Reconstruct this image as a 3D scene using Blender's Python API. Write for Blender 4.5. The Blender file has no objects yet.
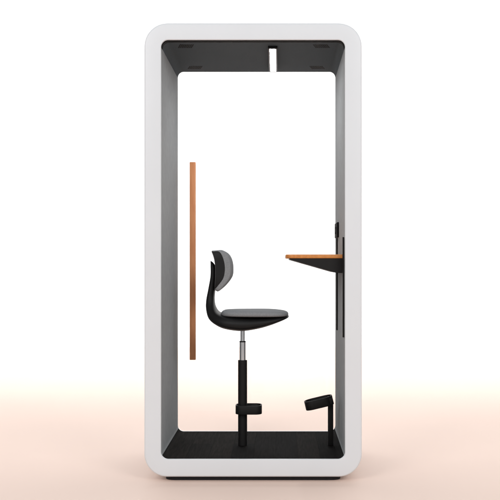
import bpy, bmesh, math
from mathutils import Vector, Matrix
S = bpy.context.scene
C = S.collection
R = math.radians

# ------------------------------------------------------------------ measures
D, F, ZC = 5.27, 1085.6, 1.056          # camera distance to the front face, focal length (px of 500), camera height
def X(px, d): return (px - 278.0) * (D + d) / F
def Z(py, d): return ZC - (py - 264.0) * (D + d) / F

# ------------------------------------------------------------------ materials
def mat(name, col, rough=.5, metal=0, spec=.5, var=0., vscale=(30, 30, 30), bump=0., bscale=(200, 200, 200), bdist=.001):
    m = bpy.data.materials.new(name); m.use_nodes = True
    nt = m.node_tree; b = nt.nodes['Principled BSDF']
    b.inputs['Base Color'].default_value = (*col, 1)
    b.inputs['Roughness'].default_value = rough
    b.inputs['Metallic'].default_value = metal
    b.inputs['Specular IOR Level'].default_value = spec
    tc = nt.nodes.new('ShaderNodeTexCoord')
    def noise(scale, det=5):
        mp = nt.nodes.new('ShaderNodeMapping'); mp.inputs['Scale'].default_value = scale
        n = nt.nodes.new('ShaderNodeTexNoise'); n.inputs['Scale'].default_value = 1; n.inputs['Detail'].default_value = det
        nt.links.new(tc.outputs['Object'], mp.inputs['Vector']); nt.links.new(mp.outputs[0], n.inputs['Vector'])
        return n
    if var:
        n = noise(vscale)
        mr = nt.nodes.new('ShaderNodeMapRange')
        mr.inputs['From Min'].default_value = .3; mr.inputs['From Max'].default_value = .7
        nt.links.new(n.outputs['Fac'], mr.inputs['Value'])
        mx = nt.nodes.new('ShaderNodeMix'); mx.data_type = 'RGBA'
        mx.inputs[6].default_value = (*[c * (1 - var) for c in col], 1)
        mx.inputs[7].default_value = (*[min(1, c * (1 + var)) for c in col], 1)
        nt.links.new(mr.outputs[0], mx.inputs[0]); nt.links.new(mx.outputs[2], b.inputs['Base Color'])
    if bump:
        n = noise(bscale, 3)
        bp = nt.nodes.new('ShaderNodeBump'); bp.inputs['Strength'].default_value = bump; bp.inputs['Distance'].default_value = bdist
        nt.links.new(n.outputs['Fac'], bp.inputs['Height']); nt.links.new(bp.outputs[0], b.inputs['Normal'])
    return m

def wood(name, c1, c2, stretch):
    m = mat(name, c1, .42, bump=.15, bscale=tuple(s * 2 for s in stretch), bdist=.0006)
    nt = m.node_tree; b = nt.nodes['Principled BSDF']
    tc = nt.nodes['Texture Coordinate']
    mp = nt.nodes.new('ShaderNodeMapping'); mp.inputs['Scale'].default_value = stretch
    n = nt.nodes.new('ShaderNodeTexNoise'); n.inputs['Scale'].default_value = 1
    n.inputs['Detail'].default_value = 6; n.inputs['Distortion'].default_value = .8
    cr = nt.nodes.new('ShaderNodeValToRGB')
    cr.color_ramp.elements[0].position = .3; cr.color_ramp.elements[0].color = (*c1, 1)
    cr.color_ramp.elements[1].position = .7; cr.color_ramp.elements[1].color = (*c2, 1)
    nt.links.new(tc.outputs['Object'], mp.inputs[0]); nt.links.new(mp.outputs[0], n.inputs['Vector'])
    nt.links.new(n.outputs['Fac'], cr.inputs[0]); nt.links.new(cr.outputs[0], b.inputs['Base Color'])
    return m

M = dict(
    floor=mat('peach_studio_floor', (.86, .672, .58), .6, spec=.3, var=.012, vscale=(.8, .8, .8)),
    backdrop=mat('white_backdrop', (.88, .88, .88), .9, spec=.1),
    white=mat('satin_white_paint', (.725, .755, .785), .38, spec=.4, var=.012, vscale=(3, 3, 3), bump=.04, bscale=(350, 350, 350)),
    felt=mat('grey_felt', (.305, .32, .33), .95, spec=.15, var=.16, vscale=(220, 220, 26), bump=.5, bscale=(500, 500, 160)),
    ceil=mat('charcoal_felt', (.055, .070, .081), .9, spec=.2, var=.15, vscale=(200, 200, 200), bump=.4, bscale=(500, 500, 500)),
    deck=mat('black_boards', (.0125, .0118, .0115), .9, spec=.04, var=.35, vscale=(110, 7, 110), bump=.15, bscale=(200, 20, 200)),
    rubber=mat('black_rubber', (.004, .004, .004), .8, spec=.12),
    plinth=mat('dark_plinth', (.02, .02, .023), .7, spec=.2),
    blackmetal=mat('black_powder_coat', (.007, .0065, .0065), .55, spec=.25, bump=.15, bscale=(900, 900, 900)),
    plastic=mat('black_plastic', (.006, .006, .0065), .5, spec=.25, bump=.1, bscale=(900, 900, 900)),
    fabric=mat('grey_upholstery', (.235, .245, .255), .95, spec=.15, var=.22, vscale=(420, 420, 420), bump=.7, bscale=(700, 700, 700)),
    chrome=mat('chrome', (.75, .76, .78), .14, metal=1),
    wood=wood('warm_oak', (.80, .30, .125), (.92, .42, .19), (60, 60, 5)),
    desk=wood('oak_desk_top', (.52, .19, .045), (.68, .275, .065), (60, 5, 60)),
)
# faint dark boards on the booth floor
nt = M['deck'].node_tree
bt = nt.nodes.new('ShaderNodeTexBrick'); mp = nt.nodes.new('ShaderNodeMapping'); mp.inputs['Rotation'].default_value = (0, 0, R(90))
bt.inputs['Scale'].default_value = 1; bt.inputs['Brick Width'].default_value = .7; bt.inputs['Row Height'].default_value = .11
bt.inputs['Mortar Size'].default_value = .0012; bt.inputs['Mortar Smooth'].default_value = .3
bt.inputs['Color1'].default_value = (.55, .55, .60, 1); bt.inputs['Color2'].default_value = (1.35, 1.22, 1.12, 1); bt.inputs['Mortar'].default_value = (.25, .25, .25, 1)
ml = nt.nodes.new('ShaderNodeMix'); ml.data_type = 'RGBA'; ml.blend_type = 'MULTIPLY'; ml.inputs[0].default_value = 1
b = nt.nodes['Principled BSDF']; src = b.inputs['Base Color'].links[0].from_socket
nt.links.new(nt.nodes['Texture Coordinate'].outputs['Object'], mp.inputs[0]); nt.links.new(mp.outputs[0], bt.inputs['Vector'])
nt.links.new(src, ml.inputs[6]); nt.links.new(bt.outputs['Color'], ml.inputs[7]); nt.links.new(ml.outputs[2], b.inputs['Base Color'])
def emit(name, col, s):
    m = bpy.data.materials.new(name); m.use_nodes = True
    b = m.node_tree.nodes['Principled BSDF']
    b.inputs['Base Color'].default_value = (.9, .9, .9, 1)
    b.inputs['Emission Color'].default_value = (*col, 1); b.inputs['Emission Strength'].default_value = s
    return m
M['led'] = emit('led_diffuser', (1, 1, 1), 52.0)
g = bpy.data.materials.new('clear_glass'); g.use_nodes = True
nt = g.node_tree; nt.nodes.remove(nt.nodes['Principled BSDF'])
tr = nt.nodes.new('ShaderNodeBsdfTransparent'); gl = nt.nodes.new('ShaderNodeBsdfGlossy'); gl.inputs['Roughness'].default_value = .01
fr = nt.nodes.new('ShaderNodeFresnel'); fr.inputs['IOR'].default_value = 1.3
ms = nt.nodes.new('ShaderNodeMixShader')
nt.links.new(fr.outputs[0], ms.inputs[0]); nt.links.new(tr.outputs[0], ms.inputs[1]); nt.links.new(gl.outputs[0], ms.inputs[2])
nt.links.new(ms.outputs[0], nt.nodes['Material Output'].inputs[0])
M['glass'] = g

# ------------------------------------------------------------------ objects
def thing(name, label, cat, loc):
    o = bpy.data.objects.new(name, None); C.objects.link(o); o.location = loc
    o['label'] = label; o['category'] = cat; o.empty_display_size = .1
    return o
def rootloc(o):
    v = Vector((0, 0, 0))
    while o: v += Vector(o.location); o = o.parent
    return v
def obj(name, bm, m, parent=None, smooth=True, label=None, angle=35):
    bmesh.ops.recalc_face_normals(bm, faces=bm.faces)
    me = bpy.data.meshes.new(name); bm.to_mesh(me); bm.free()
    me.transform(Matrix.Translation(-rootloc(parent)))
    o = bpy.data.objects.new(name, me); C.objects.link(o); o.parent = parent
    me.materials.append(m)
    if smooth:
        for p in me.polygons: p.use_smooth = True
        me.set_sharp_from_angle(angle=R(angle))
    if label: o['label'] = label
    return o
def box(bm, x0, x1, y0, y1, z0, z1, bev=0, seg=3):
    r = bmesh.ops.create_cube(bm, size=1)
    vs = r['verts']
    bmesh.ops.scale(bm, vec=(x1 - x0, y1 - y0, z1 - z0), verts=vs)
    bmesh.ops.translate(bm, vec=((x0 + x1) / 2, (y0 + y1) / 2, (z0 + z1) / 2), verts=vs)
    if bev:
        es = list({e for v in vs for e in v.link_edges})
        bmesh.ops.bevel(bm, geom=es, offset=bev, segments=seg, profile=.5, affect='EDGES')
def cyl(bm, x, y, z0, z1, r, bev=.001, n=40):
    prof = [(r - bev, z0), (r, z0 + bev), (r, z1 - bev), (r - bev, z1)]
    loops = [[bm.verts.new((x + rr * math.cos(2 * math.pi * k / n), y + rr * math.sin(2 * math.pi * k / n), z)) for k in range(n)] for rr, z in prof]
    bridge(bm, loops, True); bm.faces.new(loops[0][::-1]); bm.faces.new(loops[-1])
def bridge(bm, loops, closed=True):
    for a, b in zip(loops, loops[1:]):
        n = len(a)
        for i in range(n if closed else n - 1):
            j = (i + 1) % n
            bm.faces.new((a[i], a[j], b[j], b[i]))
NC = 12
def rrect(x0, x1, z0, z1, r):
    """rounded rectangle, starts at the bottom right corner, counter-clockwise"""
    out = []
    for cx, cz, a0 in ((x1 - r, z0 + r, -90), (x1 - r, z1 - r, 0), (x0 + r, z1 - r, 90), (x0 + r, z0 + r, 180)):
        for k in range(NC + 1):
            a = R(a0 + 90 * k / NC); out.append((cx + r * math.cos(a), cz + r * math.sin(a)))
    return out

# ------------------------------------------------------------------ the setting
def sheet(name, pts, hw, m):
    """a wide sheet following (y, z) points"""
    bm = bmesh.new(); nx = 12
    rows = [[bm.verts.new((-hw + 2 * hw * i / nx, y, z)) for i in range(nx + 1)] for y, z in pts]
    bridge(bm, rows, False)
    o = obj(name, bm, m, None, angle=60); o['kind'] = 'structure'
    return o
sheet('floor', [(-4.5 + 13 * k / 10, 0) for k in range(11)], 14, M['floor'])
cv = [(8.3, -.004), (10, -.004), (12, -.004)] + [(13 + 5 * math.sin(R(a)), 5 - 5 * math.cos(R(a)) - .004) for a in range(0, 91, 6)] + [(18, 8), (18, 12)]
sheet('backdrop', cv, 24, M['backdrop'])

# ------------------------------------------------------------------ the booth
OX0, OX1, OZ0, OZ1 = X(144.2, 0), X(361.9, 0), .022, Z(23.0, 0)
IX0, IX1, IZ0, IZ1 = X(161, 0), X(345, 0), Z(459.2, 0), Z(39.8, 0)
DEP = .90; RO, RI = .112, .034
booth = thing('phone_booth', 'tall white rounded-corner booth with open front, grey felt walls, charcoal ceiling and black floor', 'phone booth',
              ((OX0 + OX1) / 2, DEP / 2, 0))
def ring(t, y, e=0):
    """t=0 outer outline, t=1 inner outline; e widens the inner (positive = outward)"""
    if t == 0: return [(x, y, z) for x, z in rrect(OX0 + e, OX1 - e, OZ0 + e, OZ1 - e, RO - e)]
    return [(x, y, z) for x, z in rrect(IX0 - e, IX1 + e, IZ0 - e, IZ1 + e, RI + e)]
bm = bmesh.new()
sec = [(0, .014, .0)]
def arc(t, yc, rad, a0, a1, n=5):
    o = []
    for k in range(n + 1):
        a = R(a0 + (a1 - a0) * k / n)
        o.append((t, yc - rad * math.cos(a), rad - rad * math.sin(a)))
    return o
b1, b2 = .009, .005
front = arc(0, b1, b1, 90, 0) + arc(1, b2, b2, 0, 90)
back = [(t, DEP - y, e) for t, y, e in front][::-1]
seq = front + [(1, .012, 0), (1, .012, .006)] + [(1, DEP - .012, .006), (1, DEP - .012, 0)] + back
loops = [[bm.verts.new(p) for p in ring(t, y, e)] for t, y, e in seq]
bridge(bm, loops + [loops[0]], True)
shell = obj('outer_frame', bm, M['white'], booth, angle=50)

# lining, from the inner outline: index ranges of the rounded rectangle
prof = rrect(IX0, IX1, IZ0, IZ1, RI)
def strip(points, y0, y1, th, inward=False):
    bm = bmesh.new(); n = len(points); off = []
    for i, p in enumerate(points):
        a = points[max(i - 1, 0)]; b = points[min(i + 1, n - 1)]
        tx, tz = b[0] - a[0], b[1] - a[1]; l = math.hypot(tx, tz)
        nxv, nzv = tz / l, -tx / l           # outward for counter-clockwise
        off.append((p[0] + nxv * th, p[1] + nzv * th))
    A = [bm.verts.new((x, y0, z)) for x, z in points]; B = [bm.verts.new((x, y1, z)) for x, z in points]
    Ao = [bm.verts.new((x, y0, z)) for x, z in off]; Bo = [bm.verts.new((x, y1, z)) for x, z in off]
    for i in range(n - 1):
        bm.faces.new((A[i], A[i + 1], B[i + 1], B[i])); bm.faces.new((Ao[i], Bo[i], Bo[i + 1], Ao[i + 1]))
        bm.faces.new((A[i], Ao[i], Ao[i + 1], A[i + 1])); bm.faces.new((B[i], B[i + 1], Bo[i + 1], Bo[i]))
    bm.faces.new((A[0], B[0], Bo[0], Ao[0])); bm.faces.new((A[-1], Ao[-1], Bo[-1], B[-1]))
    return bm
q = NC + 1
k0, k1 = 4, 1     # the floor reaches part way into the bottom corners, the ceiling round the whole top corners
Y0, Y1 = .0135, DEP - .0135
right = prof[q - 1 - k0 + 0:q + 1]
obj('side_wall', strip(prof[q - 1 - k0:q + 1], Y0, Y1, .005), M['felt'], booth)
ceilp = prof[q:3 * q]
obj('ceiling_panel', strip(ceilp, Y0, Y1, .005), M['ceil'], booth)
obj('side_wall', strip(prof[3 * q - 1:3 * q + 1 + k0], Y0, Y1, .005), M['felt'], booth)
obj('floor_panel', strip(prof[3 * q + k0:] + prof[:q - k0], Y0, Y1, .005), M['deck'], booth)
# black strip along the front edge of the ceiling and its corners
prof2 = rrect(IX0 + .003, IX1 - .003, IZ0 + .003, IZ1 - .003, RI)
obj('front_strip', strip(prof2[q - 0:3 * q], Y0, .052, .0025), M['rubber'], booth)
# plinth
bm = bmesh.new()
lo, hi = ([bm.verts.new((x, y, z)) for x, y in rrect(OX0 + .098, OX1 - .100, .034, DEP - .034, .05)] for z in (0, OZ0 + .001))
bridge(bm, [lo, hi]); bm.faces.new(lo[::-1]); bm.faces.new(hi)
obj('plinth', bm, M['plinth'], booth)

# rear glass door and its long wooden pull
bm = bmesh.new()
gp = rrect(IX0 + .001, IX1 - .001, IZ0 + .001, IZ1 - .001, RI)
A = [bm.verts.new((x, DEP - .026, z)) for x, z in gp]; B = [bm.verts.new((x, DEP - .018, z)) for x, z in gp]
bridge(bm, [A, B]); bm.faces.new(A); bm.faces.new(B[::-1])
door = obj('glass_door', bm, M['glass'], booth, angle=20)
hd = .815
bm = bmesh.new(); box(bm, X(189.6, hd), X(195.6, hd), hd, hd + .026, Z(360, hd), Z(162, hd), .003)
handle = obj('handle', bm, M['wood'], door, label='long vertical wooden pull handle')
for py in (185, 337):
    bm = bmesh.new()
    r = bmesh.ops.create_cone(bm, cap_ends=True, segments=24, radius1=.008, radius2=.008, depth=DEP - .026 - hd - .0262)
    bmesh.ops.rotate(bm, verts=r['verts'], cent=(0, 0, 0), matrix=Matrix.Rotation(R(90), 3, 'X'))
    bmesh.ops.translate(bm, verts=r['verts'], vec=(X(192.6, hd), (DEP - .026 + hd + .026) / 2, Z(py, hd)))
    obj('handle_mount', bm, M['blackmetal'], door)

# lamp under the ceiling
lx0, lx1 = -.050, -.0035
bm = bmesh.new(); box(bm, lx0, lx1, .145, .785, IZ1 - .014, IZ1 + .001, .0015, 2)
lamp = obj('ceiling_lamp', bm, M['plastic'], booth, label='slim white LED strip lamp in a black housing')
bm = bmesh.new(); box(bm, -.0415, -.0115, .158, .777, IZ1 - .0150, IZ1 - .0135, .001, 2)
obj('diffuser', bm, M['led'], lamp)

# four vents of slanted slots
for vx0, vx1, y0, y1, sl in ((-.504, -.414, .112, .196, -1), (.172, .264, .112, .196, 1), (-.504, -.412, .70, .785, -1), (.172, .264, .70, .785, 1)):
    bm = bmesh.new(); n = 8
    for k in range(n):
        w = (vx1 - vx0 - .018) / n
        x = vx0 + w * k + (.018 if sl < 0 else 0)
        p = [(x, y0), (x + w * .72, y0), (x + w * .72 + .018 * sl, y1), (x + .018 * sl, y1)]
        lo = [bm.verts.new((a, b, IZ1 - .0007)) for a, b in p]; hi = [bm.verts.new((a, b, IZ1 + .001)) for a, b in p]
        bridge(bm, [lo, hi]); bm.faces.new(lo); bm.faces.new(hi[::-1])
    obj('vent', bm, M['rubber'], booth, False)

# socket panel on the right wall
bm = bmesh.new(); box(bm, IX1 - .010, IX1 + .001, .52, .77, Z(237, .5), Z(222, .5), .002, 2)
sock = obj('power_socket', bm, M['rubber'], booth)
for y in (.585, .645, .705):
    bm = bmesh.new()
    r = bmesh.ops.create_cone(bm, cap_ends=True, segments=28, radius1=.019, radius2=.019, depth=.003)
    bmesh.ops.rotate(bm, verts=r['verts'], cent=(0, 0, 0), matrix=Matrix.Rotation(R(90), 3, 'Y'))
    bmesh.ops.translate(bm, verts=r['verts'], vec=(IX1 - .0108, y, (Z(237, .5) + Z(222, .5)) / 2))
    obj('outlet', bm, M['rubber'], sock)

# ------------------------------------------------------------------ the desk
dn, df = .082, .655
dz0, dz1 = Z(258.3, dn), Z(254.4, dn)
desk = thing('wall_desk', 'narrow orange wood shelf desk on a black wedge bracket, mounted on the grey wall', 'desk', (IX1, (dn + df) / 2, Z(337, .08)))
bm = bmesh.new()
x0, x1 = X(285.6, dn), IX1 - .0005
def plan(e):
    r = .035; pts = [(x1, df - e), ]
    pts = [(x1, dn + e), (x1, df - e)]
    for cx, cy, a0 in ((x0 + r, df - r, 90), (x0 + r, dn + r, 180)):
        for k in range(9):
            a = R(a0 + 90 * k / 8); pts.append((cx + (r - e) * math.cos(a), cy + (r - e) * math.sin(a)))
    return pts
zs = [(.005, dz0), (.0015, dz0 + .0025), (0, dz0 + .006), (0, dz1 - .004), (.0012, dz1 - .0012), (.004, dz1)]
loops = [[bm.verts.new((x, y, z)) for x, y in plan(e)] for e, z in zs]
bridge(bm, loops); bm.faces.new(loops[0][::-1]); bm.faces.new(loops[-1])
obj('tabletop', bm, M['desk'], desk, label='wooden tabletop with rounded edge')
bm = bmesh.new()
dd = dn + .006
pr = [(X(289.5, dd), dz0 - .0005), (X(289.8, dd), Z(259.6, dd)), (X(335.5, dd), Z(272.7, dd)), (IX1 - .001, Z(273.2, dd)), (IX1 - .001, dz0 - .0005)]
A = [bm.verts.new((x, dd, z)) for x, z in pr]; B = [bm.verts.new((x, df - .02, z)) for x, z in pr]
bridge(bm, [A, B]); bm.faces.new(A); bm.faces.new(B[::-1])
bmesh.ops.bevel(bm, geom=list(bm.edges), offset=.001, segments=1, affect='EDGES')
obj('bracket', bm, M['blackmetal'], desk, angle=25)
for y in (.052, .635):
    bm = bmesh.new()
    zt = Z(237.2, .08) if y < .3 else Z(237.2, .5) - .002
    lo, hi = Z(337, .08), zt
    ya, yb = y, y + .022
    box(bm, IX1 - .0085, IX1 - .0012 + .0022, ya, yb, lo, dz0 - .075 if False else hi, .001, 1)
    obj('rail', bm, M['blackmetal'], desk)

# ------------------------------------------------------------------ the chair
cd = .40
CX = X(242.6, cd)
chair = thing('swivel_stool', 'high black swivel chair with grey cushions on a chrome and black column with foot ring', 'chair', (CX, cd, IZ0))
def P(px, py, d=cd): return Vector((X(px, d), 0, Z(py, d)))
def catmull(v, t):
    n = len(v) - 1; s = t * n; i = min(int(s), n - 1); u = s - i
    p0, p1, p2, p3 = v[max(i - 1, 0)], v[i], v[i + 1], v[min(i + 2, n)]
    return .5 * ((2 * p1) + (-p0 + p2) * u + (2 * p0 - 5 * p1 + 4 * p2 - p3) * u * u + (-p0 + 3 * p1 - 3 * p2 + p3) * u ** 3)
# shell: stations (inner/top point, outer/bottom point, half width)
st = [((212.9, 262.4), (210.6, 260.8), .030),
      ((215.4, 266.5), (210.7, 266), .040),
      ((216.2, 276), (210.6, 276), .046),
      ((215.2, 290), (208.6, 288), .052),
      ((214.6, 299), (206.4, 300), .062),
      ((215.6, 306), (206.4, 309), .085),
      ((219.0, 311.6), (209.2, 318), .125),
      ((225, 314.0), (216, 324), .160),
      ((233, 315.0), (226, 328.3), .182),
      ((244, 315.8), (242, 330.2), .192),
      ((257, 316.2), (257, 328.2), .192),
      ((268, 316.2), (269.5, 324.8), .186),
      ((279, 315.6), (280, 320.8), .170),
      ((286, 315.2), (286.6, 317.8), .135),
      ((288.6, 315.6), (288.8, 316.2), .080)]
inn = [P(*s[0]) for s in st]; out = [P(*s[1]) for s in st]; hw = [s[2] for s in st]
bm = bmesh.new(); loops = []
NS, NP = 70, 28
for i in range(NS + 1):
    t = i / NS; a = catmull(inn, t); b = catmull(out, t); w = catmull(hw, t)
    mid = (a + b) / 2; h = (a - b) / 2; lp = []
    for k in range(NP):
        an = 2 * math.pi * k / NP; c, s = math.cos(an), math.sin(an)
        e = .62
        cc = math.copysign(abs(c) ** e, c); ss = math.copysign(abs(s) ** e, s)
        lp.append(bm.verts.new((mid.x + h.x * ss, cd + w * cc, mid.z + h.z * ss)))
    loops.append(lp)
bridge(bm, loops); bm.faces.new(loops[0][::-1]); bm.faces.new(loops[-1])
obj('seat_shell', bm, M['plastic'], chair, angle=60)

# seat cushion: rounded pad with a dished, rolled outline
bm = bmesh.new(); loops = []
sx0, sx1 = X(221.5, cd), X(288.4, cd); mx = (sx0 + sx1) / 2; ax = (sx1 - sx0) / 2; ay = .188
zb = Z(316.6, cd - .17); zt = Z(308.5, cd + .17)
NPAD = 64
def pad(scale, z, lift=0.):
    lp = []
    for k in range(NPAD):
        an = 2 * math.pi * k / NPAD; c, s = math.cos(an), math.sin(an); e = .48
        cc = math.copysign(abs(c) ** e, c); ss = math.copysign(abs(s) ** e, s)
        narrow = 1 - .10 * max(0, -cc)                   # narrower towards the back
        x = mx + ax * scale * cc
        u = (x - sx0) / (2 * ax)
        dz = -.008 * max(0, (u - .62) / .38) ** 2.0 * lift     # waterfall front
        lp.append(bm.verts.new((x, cd + ay * scale * narrow * ss, z + dz)))
    return lp
h = zt - zb
for sc, f, l in ((.90, -.10, 0), (.975, 0, 0), (.995, .18, .15), (1.0, .40, .35), (.99, .62, .6), (.965, .82, .85), (.92, .95, 1), (.84, 1.0, 1), (.6, .99, 1), (.3, .965, 1), (.08, .96, 1)):
    loops.append(pad(sc, zb + h * f, l))
bridge(bm, loops); bm.faces.new(loops[0][::-1]); bm.faces.new(loops[-1])
obj('seat_cushion', bm, M['fabric'], chair, angle=70)

# backrest: black carrier and grey pad, extruded across with rounded ends and a slight wrap
def smooth_poly(pts, n=6):
    out = []; m = len(pts)
    for i in range(m):
        p0, p1, p2, p3 = (Vector(pts[(i + j) % m]) for j in (-1, 0, 1, 2))
        for k in range(n):
            u = k / n
            out.append(.5 * ((2 * p1) + (-p0 + p2) * u + (2 * p0 - 5 * p1 + 4 * p2 - p3) * u * u + (-p0 + 3 * p1 - 3 * p2 + p3) * u ** 3))
    return out
def zp(x, y): return (200 + x * .12, 240 + y * .12)
carrier = [zp(*p) for p in ((101, 94), (118, 92), (163, 94), (192, 140), (208, 200), (210, 260), (196, 324), (160, 376), (130, 408), (126, 380), (131, 300), (130, 220), (122, 160), (110, 120))]
padp = [zp(*p) for p in ((102, 88), (150, 84), (194, 85), (232, 112), (256, 168), (264, 240), (258, 305), (228, 360), (186, 408), (154, 430), (131, 420), (128, 408), (154, 378), (190, 324), (204, 260), (202, 200), (187, 140), (160, 93), (125, 90))]
def body(pts, half, back=.016, dn_=cd - .15, ks=1.):
    bm = bmesh.new(); loops = []
    pp = [P(a, b, dn_) for a, b in smooth_poly(pts, 5)]
    cen = sum(pp, Vector()) / len(pp)
    # shift so the silhouette of the near edge is where the photo has it
    ts = [-1, -.985, -.95, -.9, -.8, -.6, -.3, 0, .3, .6, .8, .9, .95, .985, 1]
    for t in ts:
        a = abs(t); shrink = 1 - ks * (.16 if a == 1 else .09 if a > .98 else .035 if a > .94 else .008 if a > .89 else 0)
        vshr = 1 - .10 * a ** 4
        lp = []
        for p in pp:
            q_ = cen + (p - cen) * shrink
            zz = cen.z + (q_.z - cen.z) * vshr if t > 0 else q_.z
            lp.append(bm.verts.new((q_.x - back * (1 - t * t), cd + t * half, zz)))
        loops.append(lp)
    bridge(bm, loops); bm.faces.new(loops[0][::-1]); bm.faces.new(loops[-1])
    return bm
back = obj('backrest', body(carrier, .1585, .010, ks=.45), M['plastic'], chair, angle=50)
obj('back_cushion', body(padp, .156, .010), M['fabric'], back, angle=60)

bm = bmesh.new(); cyl(bm, CX, cd, Z(341.5, cd), Z(328, cd), .0118)
obj('piston', bm, M['chrome'], chair)
bm = bmesh.new(); cyl(bm, CX, cd, Z(342.2, cd), Z(341, cd), .0165, .001)
obj('collar', bm, M['rubber'], chair)
bm = bmesh.new(); cyl(bm, CX, cd, Z(361, cd), Z(342, cd), .0165, .0005)
obj('gas_cylinder', bm, M['chrome'], chair)
bm = bmesh.new(); cyl(bm, CX, cd, IZ0, Z(360, cd), .0238, .0015)
obj('column', bm, M['blackmetal'], chair)

def loop_band(cx0, cx1, half, z0, z1, th, rad, tilt=0, pivot=None, yc=cd):
    """racetrack band standing on edge"""
    bm = bmesh.new()
    def pl(e):
        o = []; r = rad - e
        for cx, cy, a0 in ((cx1 - rad, yc - half + rad, -90), (cx1 - rad, yc + half - rad, 0), (cx0 + rad, yc + half - rad, 90), (cx0 + rad, yc - half + rad, 180)):
            for k in range(13):
                a = R(a0 + 90 * k / 12); o.append((cx + r * math.cos(a), cy + r * math.sin(a)))
        return o
    b = .0022
    sec = [(0, z0 + b), (0, z1 - b), (b * .3, z1 - b * .3), (b, z1), (th - b, z1), (th - b * .3, z1 - b * .3), (th, z1 - b), (th, z0 + b), (th - b, z0), (b, z0), (b * .3, z0 + b * .3)]
    loops = [[bm.verts.new((x, y, z)) for x, y in pl(e)] for e, z in sec]
    bridge(bm, loops + [loops[0]])
    if tilt:
        bmesh.ops.rotate(bm, verts=bm.verts, cent=pivot, matrix=Matrix.Rotation(tilt, 3, 'Y'))
    return bm
rn = cd - .055
bm = loop_band(X(235.7, cd), X(261.9, cd), .058, Z(414.7, rn), Z(405.9, rn), .007, .036)
fr_ = obj('foot_ring', bm, M['blackmetal'], chair)
bm = bmesh.new()                                  # clamp plate holding the ring to the column
box(bm, CX - .030, CX + .030, cd - .030, cd + .030, Z(412.5, cd), Z(406.5, cd), .006)
obj('clamp', bm, M['blackmetal'], fr_)

# ------------------------------------------------------------------ the footrest
px0, px1 = X(327.9, cd), X(333.2, cd); pc = (px0 + px1) / 2
fr2 = thing('footrest', 'short black post with a tilted black loop on top standing beside the right wall', 'footrest', (pc, cd, IZ0))
bm = bmesh.new()
hw2 = (px1 - px0) / 2
box(bm, px0, px1, cd - hw2, cd + hw2, IZ0, Z(402, cd), .003)
obj('post', bm, M['blackmetal'], fr2)
piv = Vector((pc, cd, Z(400, cd)))
zc0, zc1 = Z(404.2, cd), Z(395.2, cd)
bm = loop_band(X(304.4, cd), X(333.0, cd), 0.056, zc0, zc1, .007, .044, R(-13.5), piv)
obj('foot_loop', bm, M['blackmetal'], fr2)
bm = bmesh.new(); box(bm, px0 - .001, px1 - .0075, cd - .048, cd + .048, Z(403.2, cd), Z(397.0, cd), .002)
obj('cross_bar', bm, M['blackmetal'], fr2)

# ------------------------------------------------------------------ light
w = bpy.data.worlds.new('World'); S.world = w; w.use_nodes = True
w.node_tree.nodes['Background'].inputs[0].default_value = (1, 1, 1, 1)
w.node_tree.nodes['Background'].inputs[1].default_value = .43
def area(name, loc, rot, sx, sy, power, col=(1, 1, 1)):
    l = bpy.data.lights.new(name, 'AREA'); l.shape = 'RECTANGLE'; l.size = sx; l.size_y = sy; l.energy = power; l.color = col
    o = bpy.data.objects.new(name, l); C.objects.link(o); o.location = loc; o.rotation_euler = rot
    return o
area('back_fill', (0, 5.6, 4.7), (0, 0, 0), 26, 3, 770)  # unseen lamp, added to bleach the floor to white towards the back
area('backdrop_wash', (0, 9.6, 8.6), (R(52), 0, 0), 26, 2.5, 1950)  # second unseen lamp, added to keep the backdrop pure white
for sx in (-1, 1):
    d = Vector((0, .3, .7)) - Vector((sx * 3.3, -6.0, 4.0))
    area('front_fill', (sx * 3.3, -6.0, 4.0), d.to_track_quat('-Z', 'Y').to_euler(), 2.6, 2.6, 158)  # unseen pair, added for neutral light on the frame and soft side shadows

# ------------------------------------------------------------------ camera
cam = bpy.data.cameras.new('Camera'); co = bpy.data.objects.new('Camera', cam); C.objects.link(co)
co.location = (0, -D, ZC); co.rotation_euler = (R(90), 0, 0)
cam.sensor_width = 36; cam.lens = 36 * F / 500
cam.shift_x = -(278 - 250) / 500; cam.shift_y = (264 - 250) / 500
cam.clip_end = 400
S.camera = co
S.render.engine = 'CYCLES'
S.view_settings.view_transform = 'Standard'; S.view_settings.look = 'None'
S.view_settings.exposure = 0; S.view_settings.gamma = 1
S.cycles.max_bounces = 8; S.cycles.diffuse_bounces = 5
